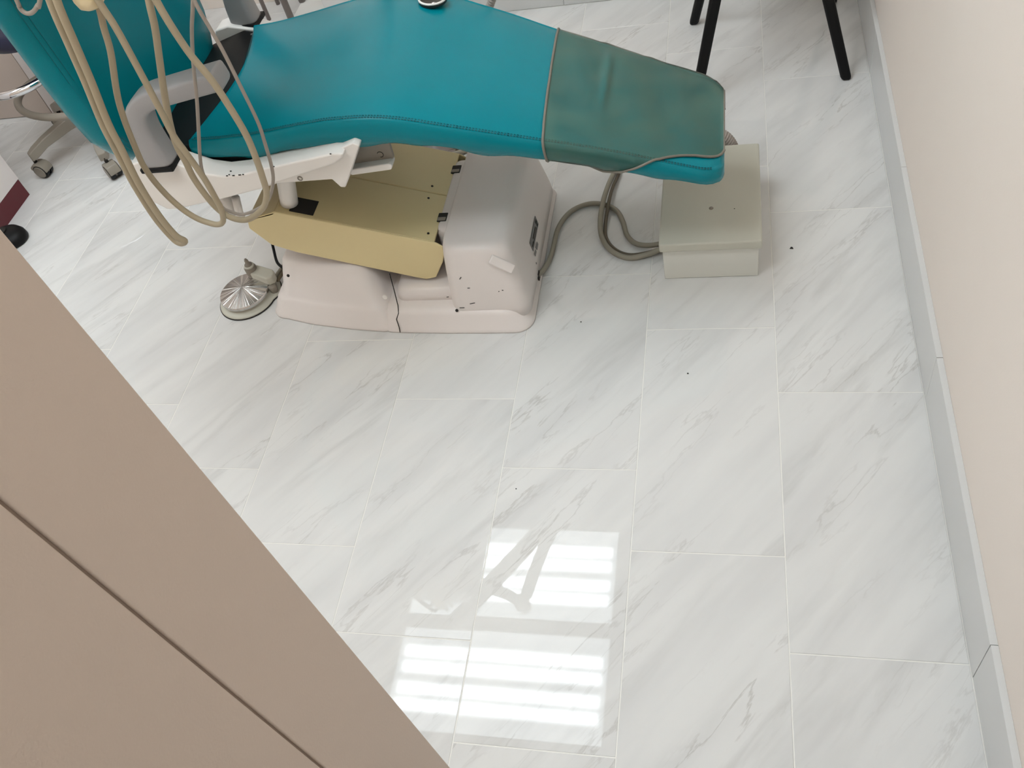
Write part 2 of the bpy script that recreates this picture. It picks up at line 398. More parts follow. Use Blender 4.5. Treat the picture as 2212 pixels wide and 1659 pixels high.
#        X      z_seam  width  thickness
PROF = [(-1.60, .607, .462, .058), (-1.50, .608, .476, .060), (-1.40, .618, .498, .066), (-1.30, .633, .506, .070), (-1.22, .642, .508, .073), (-1.14, .642, .508, .076),
        (-1.09, .635, .502, .076), (-1.04, .620, .490, .074), (-1.00, .604, .480, .070), (-.90, .567, .456, .066), (-.80, .527, .422, .060), (-.70, .490, .396, .058),
        (-.60, .450, .372, .058), (-.55, .428, .362, .057), (-.50, .408, .354, .052), (-.45, .388, .344, .050), (-.40, .368, .340, .048)]
XE = -0.4115     # foot end
def section(X, grow=0.0, squeeze=1.0):
    zs = smint(PROF, X, 1, .012); a = smint(PROF, X, 2, .02) / 2; T = interp(PROF, X, 3)
    R = 0.055
    if X > XE - R:
        q = min(1.0, (X - (XE - R)) / R); a -= R * (1 - math.sqrt(max(0.0, 1 - q * q)))
    a += grow; pts = []
    zm = zs - T * 0.45
    wob = 0.004 * math.sin(X * 23.0) + 0.003 * math.sin(X * 51 + 1)
    near = [(-a + .10, -T - .004), (-a + .03, -T - .001 + wob), (-a + .004, -T + .006 + wob), (-a - .007, -T * .72), (-a - .0105, -T * .45), (-a - .009, -T * .2), (-a - .004, -.004), (-a, .0008), (-a + .0025, -.0008)]
    top = []
    for k in range(15):
        v = -0.965 + 1.93 * k / 14; top.append((v * a, 0.0135 * (1 - abs(v) ** 3.2) - 0.0005))
    far = [(-y, z) for y, z in near[::-1]]
    for y, z in near + top + far:
        zz = zs + z + (grow if z > -T * .5 else -grow * .5)
        zz = zm + (zz - zm) * squeeze
        v = max(-1, min(1, y / max(a, 1e-4)))
        rs = max(0.0, (-1.30 - X) / 0.28)
        xx = X + min(1.0, rs) ** 1.5 * (0.052 * (1 - v * v) - 0.004 * v) - 0.012 * (v > 2)
        pts.append((xx, YC + y, zz))
    return pts
bm = bmesh.new(); rings = []
XS = [-1.562 + (XE + 1.562 - 0.012) * k / 86 for k in range(87)]
s0 = section(-1.562); cz = sum(p[2] for p in s0) / len(s0)
for f, dx in ((0.55, -.004), (0.85, -.002)): rings.append([(p[0] + dx * 0 + .004 * (1 - f) * 8 * 0 - 0.008 * f * 0, p[1], cz + (p[2] - cz) * f) for p in section(-1.566 - dx * 0)])
rings += [section(x) for x in XS]
for q, sq in ((-.008, .96), (-.004, .86), (-.0012, .68)): rings.append(section(XE + q, squeeze=sq))
loft(bm, rings)
seat = cpart('seat_cushion', bm, M_TEAL, smooth=True)

def surf(X, idx):      # point on the cushion, idx = fractional index along the section
    s = section(X); i = int(idx); t = idx - i; a = Vector(s[i]); b = Vector(s[min(i + 1, len(s) - 1)]); return a.lerp(b, t)
NS = len(section(-1.0)); ITOP0 = 9; 
# double stitch line along the near edge (and the far edge)
def stitches(path, m, parent, width=0.0016, dash=0.0042, gap=0.0024, lift=0.0006):
    bm = bmesh.new(); L = 0.0
    pts = path; i = 0; pos = pts[0].copy(); out = []
    acc = 0.0; step = dash + gap
    for a, b in zip(pts, pts[1:]):
        d = (b - a); n = d.length
        if n < 1e-6: continue
        d = d / n; s = -acc
        while s < n:
            if s >= 0:
                c = a + d * s; e = c + d * dash; u = d.cross(Vector((0, 0, 1))).normalized() * width / 2; up = Vector((0, 0, width * .45))
                q = [bm.verts.new(v) for v in (c - u - up, c + u - up, c + up, e - u - up, e + u - up, e + up)]
                for f in ((0, 1, 2), (3, 5, 4), (0, 3, 4, 1), (1, 4, 5, 2), (2, 5, 3, 0)): bm.faces.new([q[k] for k in f])
            s += step
        acc = (step - ((n + acc) % step)) % step; acc = (step - acc) % step if False else 0.0
    o = cpart('stitching', bm, m, parent); o['kind'] = 'stuff'; return o
for idx, up in ((6.9, 0), (8.6, 0)):
    stitches([surf(-1.555 + (XE + 1.555 - .03) * k / 180, idx) + Vector((0, -.0006, .0006)) for k in range(181)], M_STITCH, chair if False else seat)
# seat child offset fix: stitching is a child of the seat, whose own origin equals the chair's

# seam groove as thin dark cord
bm = bmesh.new(); tube(bm, [surf(-1.555 + (XE + 1.555 - .03) * k / 120, 7.6) - Vector((0, 0, .0006)) for k in range(121)], 0.0011, 6)
cpart('seam', bm, M_STITCH, seat, smooth=True)

# ---- backrest
HW = [(.500, .12), (.52, .17), (.55, .205), (.575, .228), (.60, .248), (.65, .275), (.72, .286), (.80, .290), (.95, .292), (1.08, .280), (1.18, .245), (1.235, .19), (1.26, .12)]
def bsec(z, f=1.0):
    a = interp(HW, z, 1); xf = -1.700 - 0.055 * (z - .70); T = 0.085; p = []
    xm = xf - T * .5
    near = [(-a + .05, -T), (-a + .015, -T * .97), (-a - .002, -T * .8), (-a - .010, -T * .55), (-a - .008, -T * .32), (-a - .002, -T * .14), (-a + .008, -T * .06)]
    top = []
    for k in range(13):
        v = -0.93 + 1.86 * k / 12; top.append((v * a, 0.010 * (1 - abs(v) ** 3) - .022 * math.exp(-(v / .5) ** 2) * .5))
    for y, d in near + top + [(-y, d) for y, d in near[::-1]]:
        p.append((xm + (xf + d - xm) * f, YC + y, z))
    return p
bm = bmesh.new(); zs = [.512 + (1.25 - .512) * k / 48 for k in range(49)]
rings = [bsec(.500, .35), bsec(.505, .7)] + [bsec(z) for z in zs] + [bsec(1.256, .7), bsec(1.26, .35)]
loft(bm, rings)
back = cpart('backrest', bm, M_TEAL, smooth=True)
def bpt(z, idx):
    s = bsec(z); i = int(idx); t = idx - i; return Vector(s[i]).lerp(Vector(s[i + 1]), t) + Vector((.0016, -.0012, 0))
for idx in (5.4, 6.3):
    stitches([bpt(.57 + .63 * k / 120, idx) for k in range(121)], M_STITCH, back)

# dark recliner mechanism between seat and back
bm = bmesh.new(); prism_y(bm, [(-1.71, .47), (-1.71, .57), (-1.60, .60), (-1.50, .575), (-1.36, .575), (-1.40, .535), (-1.52, .50)], .205, .685); cpart('recliner_housing', bm, M_BLACK, bevel=.012)
bm = bmesh.new(); lathe(bm, [(0, 0), (.006, 0), (.006, .004), (0, .005)], 0, 0, 10, Matrix.Translation((-1.575, .665, .590))); cpart('bolt', bm, M_CHROME)

# ---- white side frames
LOZ = [(-1.687, .600), (-1.716, .534), (-1.717, .521), (-1.663, .471), (-1.638, .469), (-1.517, .489), (-1.400, .512), (-1.369, .523), (-1.290, .543), (-1.208, .565), (-1.186, .577), (-1.180, .588), (-1.206, .590), (-1.375, .564), (-1.430, .554), (-1.477, .552), (-1.518, .562), (-1.567, .589), (-1.648, .608)]
for side in (0, 1):
    def yy(a, b):
        return (a, b) if side == 0 else (2 * YC - b, 2 * YC - a)
    bm = bmesh.new(); prism_y(bm, LOZ, *yy(.145, .200)); sf = cpart('side_frame', bm, M_WHITE, bevel=.005, seg=3)
    bm = bmesh.new(); prism_y(bm, [(-1.42, .497), (-1.37, .510), (-1.24, .511), (-1.228, .4885), (-1.217, .487), (-1.148, .592), (-1.16, .60), (-1.20, .586), (-1.42, .53)], *yy(.163, .215)); cpart('bracket_plate', bm, M_WHITE, sf, bevel=.003)
    bm = bmesh.new(); lathe(bm, [(0, -.003), (.0062, -.003), (.0062, .0005), (.004, .001), (.0035, -.001), (0, -.001)], 0, 0, 14, Matrix.Translation((-1.312, yy(.1625, 0)[0] if side == 0 else 2 * YC - .1625, .520)) @ Matrix.Rotation(math.radians(90 if side == 0 else -90), 4, 'X')); cpart('screw', bm, M_TAUPE, sf)
# chipped paint specks on the near frame edge
for px, pz, sz in ((-1.47, .5535, .004), (-1.463, .556, .003), (-1.455, .553, .005), (-1.44, .5535, .006), (-1.455, .565, .0035), (-1.43, .554, .003), (-1.21, .5905, .003), (-1.35, .569, .003)):
    bm = bmesh.new(); box(bm, px, px + sz, .1447, .1462, pz - .0012, pz + .0008); cpart('paint_chip', bm, M_DARK)
# leg rest bracket
bm = bmesh.new(); prism_y(bm, [(-1.240, .500), (-1.228, .480), (-1.132, .488), (-1.122, .495), (-1.120, .545), (-1.240, .555)], .246, .256); cpart('leg_rest_bracket', bm, M_TAUPE, bevel=.002)
bm = bmesh.new(); prism_y(bm, [(-1.232, .486), (-1.226, .470), (-1.128, .478), (-1.122, .490), (-1.128, .495)], .226, .256); cpart('bracket_lip', bm, M_WHITE, bevel=.003)
bm = bmesh.new(); tube(bm, [Vector((-1.150 + .007 * math.cos(t), .2455, .507 + .007 * math.sin(t))) for t in [-1.8 + i * math.pi * 1.4 / 20 for i in range(21)]], .0008, 6); cpart('cam_mark', bm, M_DARK)
# cross beam carrying the seat
bm = bmesh.new(); box(bm, -1.50, -1.16, .30, .60, .47, .555); cpart('seat_carrier', bm, M_DARK, bevel=.01)

# ---- armrests
def armrest(yc):
    s = 1 if yc < YC else -1
    path = smoothpath([(-1.612, yc, .598), (-1.612, yc, .645), (-1.606, yc, .690), (-1.588, yc, .730), (-1.552, yc, .753), (-1.500, yc, .763), (-1.440, yc, .773), (-1.385, yc, .782), (-1.372, yc, .784)], 6)
    rings = []; n = len(path)
    for i, p in enumerate(path):
        T = (path[min(i + 1, n - 1)] - path[max(i - 1, 0)]).normalized(); N = Vector((-T.z, 0, T.x))
        t = i / (n - 1)
        hy = .030 + .002 * t; hn = .037 - .016 * min(1, t * 2.4)
        if t > .93:
            q = (t - .93) / .07; sc = math.sqrt(max(.02, 1 - q * q)); hy *= sc; hn *= sc
        ring = []
        for k in range(20):
            a = 2 * math.pi * k / 20; ca, sa = math.cos(a), math.sin(a)
            e = .45
            ring.append(p + Vector((0, 1, 0)) * hy * math.copysign(abs(ca) ** e, ca) + N * hn * math.copysign(abs(sa) ** e, sa))
        rings.append(ring)
    bm = bmesh.new(); loft(bm, rings); a = cpart('armrest', bm, M_GREYP, smooth=True)
    bm = bmesh.new(); box(bm, -1.652, -1.572, yc - .034, yc + .034, .588, .600); cpart('armrest_gasket', bm, M_BLACK, a, bevel=.003)
armrest(.158); armrest(2 * YC - .158)

# ---- cream lift arm cover (tilted box of plates)
TA = math.radians(18.3); ca, sa = math.cos(TA), math.sin(TA)
def arm_pt(s, h): return (-1.105 - s * ca - h * sa * -1 * -1, .226 + s * sa - h * ca)   # s up the arm from the hinge, h down from the top face
def armpoly(pts): return [arm_pt(s, h) for s, h in pts]
YN, YFAR = .262, .612
bm = bmesh.new(); prism_y(bm, armpoly([(0.0, 0), (0.395, 0), (0.40, .004), (0.40, .012), (0, .012)]), YN + .004, .437); p1 = cpart('lift_arm_cover_near', bm, M_YELL, bevel=.002)
bm = bmesh.new(); prism_y(bm, armpoly([(0.0, 0), (0.395, 0), (0.40, .004), (0.40, .012), (0, .012)]), .4395, YFAR); p2 = cpart('lift_arm_cover_far', bm, M_YELL, bevel=.006, seg=3)
side = [(-.028, .030), (-.022, .008), (-.004, .0005), (.398, .0005), (.47, .045), (.468, .075), (.415, .118), (.35, .128), (.04, .135), (.012, .134), (-.012, .120), (-.026, .06)]
bm = bmesh.new(); prism_y(bm, armpoly(side), YN, YN + .006); cpart('lift_arm_side', bm, M_YELL, bevel=.003, seg=3)
bm = bmesh.new(); prism_y(bm, armpoly(side), YFAR - .006, YFAR); cpart('lift_arm_side', bm, M_YELL, bevel=.003, seg=3)
bm = bmesh.new(); prism_y(bm, armpoly([(.398, .001), (.47, .045), (.466, .05), (.398, .012)]), YN, YFAR); cpart('lift_arm_nose', bm, M_YELL, bevel=.003)
bm = bmesh.new(); prism_y(bm, armpoly([(.02, .03), (.40, .03), (.40, .10), (.02, .10)]), YN + .02, YFAR - .02); cpart('lift_arm_core', bm, M_DARK)
for s_, y_ in ((.045, .415), (.045, .462), (.02, .29)):
    X_, Z_ = arm_pt(s_, -.0003)
    bm = bmesh.new(); lathe(bm, [(0, 0), (.0032, 0), (.0032, .0008), (0, .0008)], 0, 0, 12, Matrix.Translation((X_, y_, Z_)) @ Matrix.Rotation(TA, 4, 'Y')); cpart('screw_hole', bm, M_DARK, p1)
# slot with the white lug
X_, Z_ = arm_pt(.334, -.0006)
bm = bmesh.new(); box(bm, -.030, .030, -.026, .026, -.0005, .0010, Matrix.Translation((X_, .30, Z_)) @ Matrix.Rotation(TA, 4, 'Y')); cpart('lug_slot', bm, M_DARK, p1)
bm = bmesh.new(); tube(bm, [Vector((-1.405, .30, .485)), Vector((-1.432, .30, .43)), Vector((-1.452, .30, .36)), Vector((-1.456, .30, .345))], .022, 16, flat=1.0); cpart('lift_lug', bm, M_WHITE, smooth=True)
bm = bmesh.new(); prism_y(bm, [(-1.45, .43), (-1.47, .50), (-1.36, .50), (-1.39, .455)], .28, .32); cpart('lug_web', bm, M_WHITE, bevel=.004)
bm = bmesh.new(); tube(bm, [Vector((-1.60, .285, .40)), Vector((-1.612, .285, .36)), Vector((-1.618, .285, .335))], .016, 14); cpart('pivot_knob', bm, M_WHITE, smooth=True)
bm = bmesh.new(); tube(bm, [Vector((-1.560, .258, .405)), Vector((-1.572, .258, .36)), Vector((-1.575, .258, .338))], .010, 12); cpart('pivot_pin', bm, M_WHITE, smooth=True)

# ---- base shell
def rr_poly(x0, x1, y0, y1, r, n=6):
    P = []
    for cx, cy, a0 in ((x1 - r, y1 - r, 0), (x0 + r, y1 - r, 90), (x0 + r, y0 + r, 180), (x1 - r, y0 + r, 270)):
        for k in range(n + 1):
            a = math.radians(a0 + 90 * k / n); P.append((cx + r * math.cos(a), cy + r * math.sin(a)))
    return P
def shell(bm, layers):       # stacked outlines with equal counts: (z, outline)
    loft(bm, [[(x, y, z) for x, y in pl] for z, pl in layers])
def near_curve(x):           # plan curve of the near skirt on the floor
    return interp([(-1.66, .262), (-1.60, .236), (-1.50, .208), (-1.38, .187), (-1.25, .172), (-1.12, .166), (-1.0, .163), (-.88, .163)], x)
def base_outline(x0, x1, inset, r, n=5, lean=0.0):
    P = []; xs = [x1 - inset - r - (x1 - x0 - 2 * inset - 2 * r) * k / 12 for k in range(13)]
    # near side from right to left, then far side back
    yN = lambda x: near_curve(x) + inset
    yF = lambda x: 2 * YC - near_curve(x) - inset
    for k in range(n):    # near right corner
        a = math.radians(-90 * k / n); cx, cy = x1 - inset - r, yN(x1 - inset - r) + r; P.append((cx + r * math.cos(a), cy + r * math.sin(a)))
    for x in xs: P.append((x, yN(x)))
    for k in range(1, n):
        a = math.radians(-90 - 90 * k / n); cx, cy = x0 + inset + r, yN(x0 + inset + r) + r; P.append((cx + r * math.cos(a), cy + r * math.sin(a)))
    for k in range(n):
        a = math.radians(180 - 90 * k / n); cx, cy = x0 + inset + r, yF(x0 + inset + r) - r; P.append((cx + r * math.cos(a), cy + r * math.sin(a)))
    for x in xs[::-1]: P.append((x, yF(x)))
    for k in range(1, n):
        a = math.radians(90 - 90 * k / n); cx, cy = x1 - inset - r, yF(x1 - inset - r) - r; P.append((cx + r * math.cos(a), cy + r * math.sin(a)))
    return P
XC = -1.2395    # seam between the two base covers
# rear (left) low cover
bm = bmesh.new()
shell(bm, [(0.0005, base_outline(-1.632, XC - .001, 0, .045)), (.006, base_outline(-1.632, XC - .001, 0, .045)), (.010, base_outline(-1.632, XC - .001, .004, .045)), (.048, base_outline(-1.632, XC - .001, .022, .045)), (.056, base_outline(-1.632, XC - .001, .030, .045)), (.062, base_outline(-1.632, XC - .001, .040, .045)), (.150, base_outline(-1.632, XC - .001, .066, .05)), (.162, base_outline(-1.632, XC - .001, .078, .05))])
for v in bm.verts:
    # flat joint at the seam
    if v.co.x > XC - .085: v.co.x = XC - .001 - (XC - .085 < -9) if v.co.x > XC - .075 - .0 and False else v.co.x
rb = cpart('base_cover_rear', bm, M_BASE, smooth=True)
# front (right) tall cover: flange + tall block with recess
bm = bmesh.new()
shell(bm, [(0.0005, base_outline(-1.30, -.884, 0, .045)), (.006, base_outline(-1.30, -.884, 0, .045)), (.010, base_outline(-1.30, -.884, .004, .045)), (.044, base_outline(-1.30, -.884, .020, .045)), (.052, base_outline(-1.30, -.884, .026, .045)), (.058, base_outline(-1.30, -.884, .036, .045)), (.062, base_outline(-1.30, -.884, .05, .045))])
ff = cpart('base_flange', bm, M_BASE, smooth=True)
def tall(z, d, r):
    return (z, rr_poly(-1.092 + d * .25, -.888 - d, .192 + d, 2 * YC - .192 - d, r))
bm = bmesh.new()
shell(bm, [tall(.03, 0, .03), tall(.06, .002, .032), tall(.10, .008, .034), tall(.16, .018, .036), tall(.200, .026, .038), tall(.222, .033, .04), tall(.232, .043, .04), tall(.236, .058, .035)])
tb = cpart('base_cover_front', bm, M_BASE, smooth=True)
# lower shelf inside the recess and hinge deck behind the arm
bm = bmesh.new(); shell(bm, [(z, rr_poly(-1.25 + d, -1.04, .225 + d, 2 * YC - .225 - d, .03)) for z, d in ((.05, 0), (.085, .008), (.094, .02))]); cpart('base_recess_floor', bm, M_BASE, smooth=True)
bm = bmesh.new(); shell(bm, [(z, rr_poly(-1.112 + d * .5, -1.02, .300 + d, 2 * YC - .300 - d, .014)) for z, d in ((.06, 0), (.215, .004), (.226, .010), (.229, .02))]); dk = cpart('hinge_deck', bm, M_BASE, smooth=True)
for yh in (.352, .540):
    bm = bmesh.new(); box(bm, -1.113, -1.088, yh - .016, yh + .016, .20, .2305); cpart('hinge_slot', bm, M_DARK, dk, bevel=.002)
    bm = bmesh.new(); box(bm, -1.112, -1.090, yh - .014, yh - .001, .20, .2315); cpart('hinge_tongue', bm, M_TAUPE, dk, bevel=.002)
# seam line, screw, scuffs
bm = bmesh.new(); tube(bm, [Vector(p) for p in ((XC, .171, .004), (XC + .001, .175, .02), (XC - .004, .187, .036), (XC + .004, .196, .050), (XC + .002, .212, .062), (XC, .228, .10), (XC, .240, .15))], .0012, 6); cpart('cover_seam', bm, M_DARK)
bm = bmesh.new(); lathe(bm, [(0, 0), (.007, 0), (.006, .002), (.003, .0025), (0, .002)], 0, 0, 14, Matrix.Translation((-1.268, .2215, .085)) @ Matrix.Rotation(math.radians(75), 4, 'X')); cpart('cover_screw', bm, M_WHITE)
for (x_, y_, z_) in ((-1.075, .1925, .058), (-1.535, .262, .135)):
    bm = bmesh.new(); lathe(bm, [(0, 0), (.0042, 0), (.0042, .001), (0, .001)], 0, 0, 12, Matrix.Translation((x_, y_, z_)) @ Matrix.Rotation(math.radians(65), 4, 'X')); cpart('screw_hole', bm, M_DARK, tb)
for (x_, z_, l_, a_) in ((-1.03, .078, .014, .2), (-1.06, .065, .013, .0), (-1.09, .10, .006, .1), (-1.045, .155, .009, .9), (-.945, .115, .004, -.3), (-.955, .112, .003, .8), (-1.03, .125, .006, 0)):
    yv = .192 + interp([(.03, 0), (.06, .002), (.10, .008), (.16, .018), (.2, .026)], z_) - .0005
    bm = bmesh.new(); box(bm, -l_ / 2, l_ / 2, -.0004, .0004, -.0009, .0009, Matrix.Translation((x_, yv, z_)) @ Matrix.Rotation(-a_, 4, 'Y')); cpart('scuff_mark', bm, M_DARK, tb)
# moulded tab on the near right shoulder
bm = bmesh.new(); box(bm, -.032, .032, -.012, .012, -.006, .0015, Matrix.Translation((-.932, .2135, .192)) @ Matrix.Rotation(math.radians(38), 4, 'Y') @ Matrix.Rotation(math.radians(45), 4, 'X')); cpart('moulded_tab', bm, M_BASE, tb, bevel=.004, seg=3)
# rating sticker with its print bars
bm = bmesh.new(); box(bm, -.0004, .0004, -.052, .052, -.014, .014, Matrix.Translation((-.8955, .415, .105)) @ Matrix.Rotation(math.radians(-8), 4, 'Y')); st = cpart('rating_sticker', bm, M_STICK, tb)
bm = bmesh.new()
for (yo, zo, ly, lz) in ((-.038, -.004, .018, .006), (.0, .002, .045, .005), (0, -.006, .06, .003), (.040, .004, .012, .010), (.040, -.007, .010, .006)):
    box(bm, .0003, .0008, yo - ly / 2, yo + ly / 2, zo - lz / 2, zo + lz / 2, Matrix.Translation((-.8955, .415, .105)) @ Matrix.Rotation(math.radians(-8), 4, 'Y'))
cpart('sticker_print', bm, M_DARK, tb)
bm = bmesh.new()
for (yo, zo, ly, lz) in ((-.02, -.026, .022, .009), (-.048, -.024, .018, .008), (-.07, -.04, .004, .004)):
    box(bm, -.0004, .0006, yo - ly / 2, yo + ly / 2, zo - lz / 2, zo + lz / 2, Matrix.Translation((-.8935, .415, .105)) @ Matrix.Rotation(math.radians(-8), 4, 'Y'))
cpart('stamped_code', bm, M_STICK, tb)
bm = bmesh.new(); box(bm, -.8905, -.8865, .335, .352, .012, .034); cpart('cable_opening', bm, M_DARK, tb)

# ================================================================== clear cover over the foot of the leg rest
cov = thing('leg_rest_cover', 'cloudy clear vinyl sheet with grey bound edges over the foot of the leg rest', 'plastic cover', loc=(-.6, YC, .45))
def covpart(name, bm, m, **k):
    for v in bm.verts: v.co -= Vector((-.6, YC, .45))
    return obj(name, bm, m, cov, **k)
LMIN = [(-.80, -.074), (-.69, -.074), (-.66, -.066), (-.625, -.046), (-.59, -.022), (-.555, .004), (-.52, .022), (-.485, .033), (-.45, .037), (-.425, .033), (-.40, .027)]
def csurf(X, L=None, t=None):      # L: arc length from the near seam; t: 0..1 from L to the far bottom edge
    s = [Vector(p) for p in section(min(X, XE - .0005), grow=.0032)]
    c = [0.0]
    for a, b in zip(s, s[1:]): c.append(c[-1] + (b - a).length)
    l0 = max(c[7] + L, c[1] * 1.02); l1 = c[NS - 3]; l = l0 + (l1 - l0) * t
    i = max(k for k in range(NS - 1) if c[k] <= l + 1e-9); i = min(i, NS - 2)
    p = s[i].lerp(s[i + 1], (l - c[i]) / max(1e-9, c[i + 1] - c[i]))
    if i > 8:
        p.z += 0.0075 * math.exp(-((X + .672) / .006) ** 2) * max(0, math.sin(math.pi * min(1, max(0, (p.y - .36) / .27))))
    if 9 < i < NS - 10: p.z += 0.0010 * math.sin(X * 60 + p.y * 14) + .0007 * math.sin(p.y * 55 - X * 31)
    return p
bm = bmesh.new(); rows = []
x0c, x1c = -.787, XE - .0012
for k in range(61):
    t = k / 60; X = x0c + (x1c - x0c) * (1 - (1 - t) ** 1.25)
    a = smint(LMIN, X, 1, .012); rows.append([csurf(X - .010 * (1 - t) * ((i / 48) * 2 - 1), a, i / 48) for i in range(49)])
loft(bm, [[tuple(p) for p in r] for r in rows], cap=False, closed=False)
sheet = covpart('sheet', bm, M_VINYL, smooth=True)
def edge(name, pts, r):
    bm = bmesh.new(); tube(bm, pts, r, 8); return covpart(name, bm, M_PIPING, smooth=True)
edge('binding', rows[0], .0030)
edge('binding', [r[0] for r in rows], .0030)
edge('binding', [r[-1] for r in rows], .0028)
edge('binding', rows[-1], .0018)

# ================================================================== small round cup on the seat
cup = thing('round_bowl', 'small dark round bowl with pale rim standing on the teal seat', 'bowl', loc=(-1.072, .632, .6395))
bm = bmesh.new(); lathe(bm, [(0, .0015), (.020, .002), (.027, .005), (.0295, .0095), (.0325, .010), (.034, .008), (.0335, .002), (.030, .0), (0, .0)], 0, 0, 36); obj('bowl_body', bm, mat('brown_black_bowl', (44, 36, 30), .3), cup, smooth=True)
bm = bmesh.new()
tube(bm, [Vector((.0318 * math.cos(a), .0318 * math.sin(a), .0095)) for a in [2 * math.pi * i / 40 for i in range(41)]], .0027, 8); obj('rim', bm, M_WHITE, cup, smooth=True)
bm = bmesh.new(); lathe(bm, [(0, .0018), (.0055, .0018), (.005, .004), (0, .005)], .004, -.010, 14); obj('drain_button', bm, M_CHROME, cup, smooth=True)
cup.rotation_euler = (math.radians(-2), math.radians(6), 0)

# ================================================================== junction / transformer box
tbx = thing('floor_control_box', 'low white metal box with grey-green lid on the floor under the foot of the chair', 'floor box', loc=(-.449, .515, 0))
mkbox('body', -.115, .115, -.178, .178, .0005, .105, M_BODY, tbx, bevel=.003)
mkbox('lid', -.122, .122, -.188, .188, .100, .126, M_LID, tbx, bevel=.005, seg=3)
bm = bmesh.new(); lathe(bm, [(0, .1262), (.0055, .1262), (.005, .1275), (0, .128)], .002, -.062, 16); obj('rust_spot', bm, M_TAUPE, tbx, smooth=True)
bm = bmesh.new(); lathe(bm, [(0, .1262), (.0016, .1262), (0, .127)], .058, -.068, 8); obj('lid_fleck', bm, M_DARK, tbx)
ribbed('corrugated_hose', [(-.09, .20, .10), (-.04, .228, .128), (0.0, .235, .130), (.034, .235, .108), (.052, .235, .07), (.056, .235, .024)], .022, M_RIB, tbx)

# cables on the floor
def cable(name, pts, r, m, label, **k):
    return tag(mktube(name, pts, r, m, None, n=10, per=8), label, 'cable')
cable('power_cable', [(-.892, .345, .022), (-.880, .375, .014), (-.868, .44, .008), (-.862, .54, .008), (-.835, .605, .008), (-.79, .635, .008), (-.744, .630, .008), (-.705, .600, .008), (-.685, .555, .008), (-.670, .500, .008), (-.645, .466, .008), (-.61, .452, .012), (-.574, .448, .02)], .0068, M_CABLE, 'thick grey-green cable curving from chair base to floor box')
cable('twin_cable', [(-.715, .86, .010), (-.721, .77, .016), (-.734, .69, .024), (-.742, .62, .026), (-.745, .55, .018), (-.735, .49, .009), (-.705, .44, .007), (-.66, .413, .007), (-.61, .418, .012), (-.572, .430, .02)], .0072, M_CABLE, 'olive cable looping from under the leg rest back into the floor box')
cable('twin_cable', [(-.703, .86, .008), (-.709, .77, .009), (-.722, .69, .017), (-.727, .625, .021), (-.731, .55, .011), (-.726, .496, .0055), (-.699, .450, .0055), (-.66, .426, .0055), (-.61, .430, .007), (-.574, .440, .012)], .0048, mat('brown_cable', (96, 86, 70), .5), 'thin dark cable lying beside the olive cable loop')
cable('floor_hose', [(-1.42, .87, .008), (-1.30, .885, .008), (-1.22, .912, .008), (-1.10, .95, .008), (-.98, 1.00, .008)], .0075, M_CABLE, 'olive hose on the floor behind the chair base')
cable('floor_hose', [(-1.42, .895, .008), (-1.30, .905, .008), (-1.22, .932, .008), (-1.10, .97, .008), (-.98, 1.02, .008)], .0060, mat('dark_olive_hose', (92, 84, 66), .5), 'darker hose running beside the olive hose behind the chair base')

# ================================================================== foot control
fc = thing('foot_control', 'round brushed steel foot control with grey knob and bracket beside the chair base', 'foot pedal', loc=(-1.732, .314, 0))
def fcl(name, bm, m, **k): return obj(name, bm, m, fc, **k)
bm = bmesh.new(); lathe(bm, [(0, .0005), (.081, .0005), (.083, .003), (.081, .007), (.074, .010), (.060, .012), (.056, .020), (0, .020)], 0, 0, 48)
for v in bm.verts:
    if v.co.x > .02 and v.co.y > -.01: v.co.x += .012; v.co.y += .012
fcl('base_plate', bm, M_LID, smooth=True, bevel=0)
bm = bmesh.new(); lathe(bm, [(.082, .0042), (.0845, .003), (.0845, .0008), (.080, .0006)], 0, 0, 48)
for v in bm.verts:
    if v.co.x > .02 and v.co.y > -.01: v.co.x += .012; v.co.y += .012
fcl('rubber_edge', bm, M_DARK, smooth=True)
bm = bmesh.new(); lathe(bm, [(0, .020), (.066, .020), (.0705, .023), (.0715, .030), (.0700, .0335), (0.0008, .0490), (0, .0490)], 0, 0, 96)
d = fcl('steel_disc', bm, M_STEEL, smooth=True); md = d.modifiers.new('es', 'EDGE_SPLIT'); md.split_angle = math.radians(25)
bm = bmesh.new(); lathe(bm, [(0, .02), (.017, .02), (.017, .066), (.013, .068), (.013, .073), (.011, .074), (.011, .078), (.006, .079), (.0055, .092), (.003, .098), (0, .099)], .012, .060, 24); fcl('knob', bm, M_TAUPE, smooth=True, bevel=0)
bm = bmesh.new(); lathe(bm, [(.0125, .068), (.0145, .070), (.0145, .073), (.0125, .075)], .012, .060, 24); fcl('knob_ring', bm, M_LID, smooth=True)
bm = bmesh.new(); prism_z(bm, [(.010, .045), (.075, .018), (.088, .028), (.090, .042), (.080, .058), (.022, .080), (.010, .075)], .030, .058); fcl('bracket', bm, M_LID, bevel=.005, seg=3)
bm = bmesh.new(); lathe(bm, [(0, .004), (.010, .004), (.012, .03), (.010, .032), (0, .032)], .080, .018, 18); fcl('bracket_foot', bm, M_TAUPE, smooth=True)
cable('pedal_hose', [(-1.655, .358, .030), (-1.648, .40, .028), (-1.645, .44, .022), (-1.63, .50, .020), (-1.60, .56, .02)], .0060, M_CABLE, 'olive hose leaving the foot control bracket towards the chair base')
cable('pedal_hose', [(-1.642, .352, .030), (-1.636, .395, .028), (-1.633, .435, .022), (-1.618, .495, .020), (-1.588, .555, .02)], .0050, mat('olive_brown_hose', (104, 94, 74), .5), 'brown hose running beside the olive foot control hose')
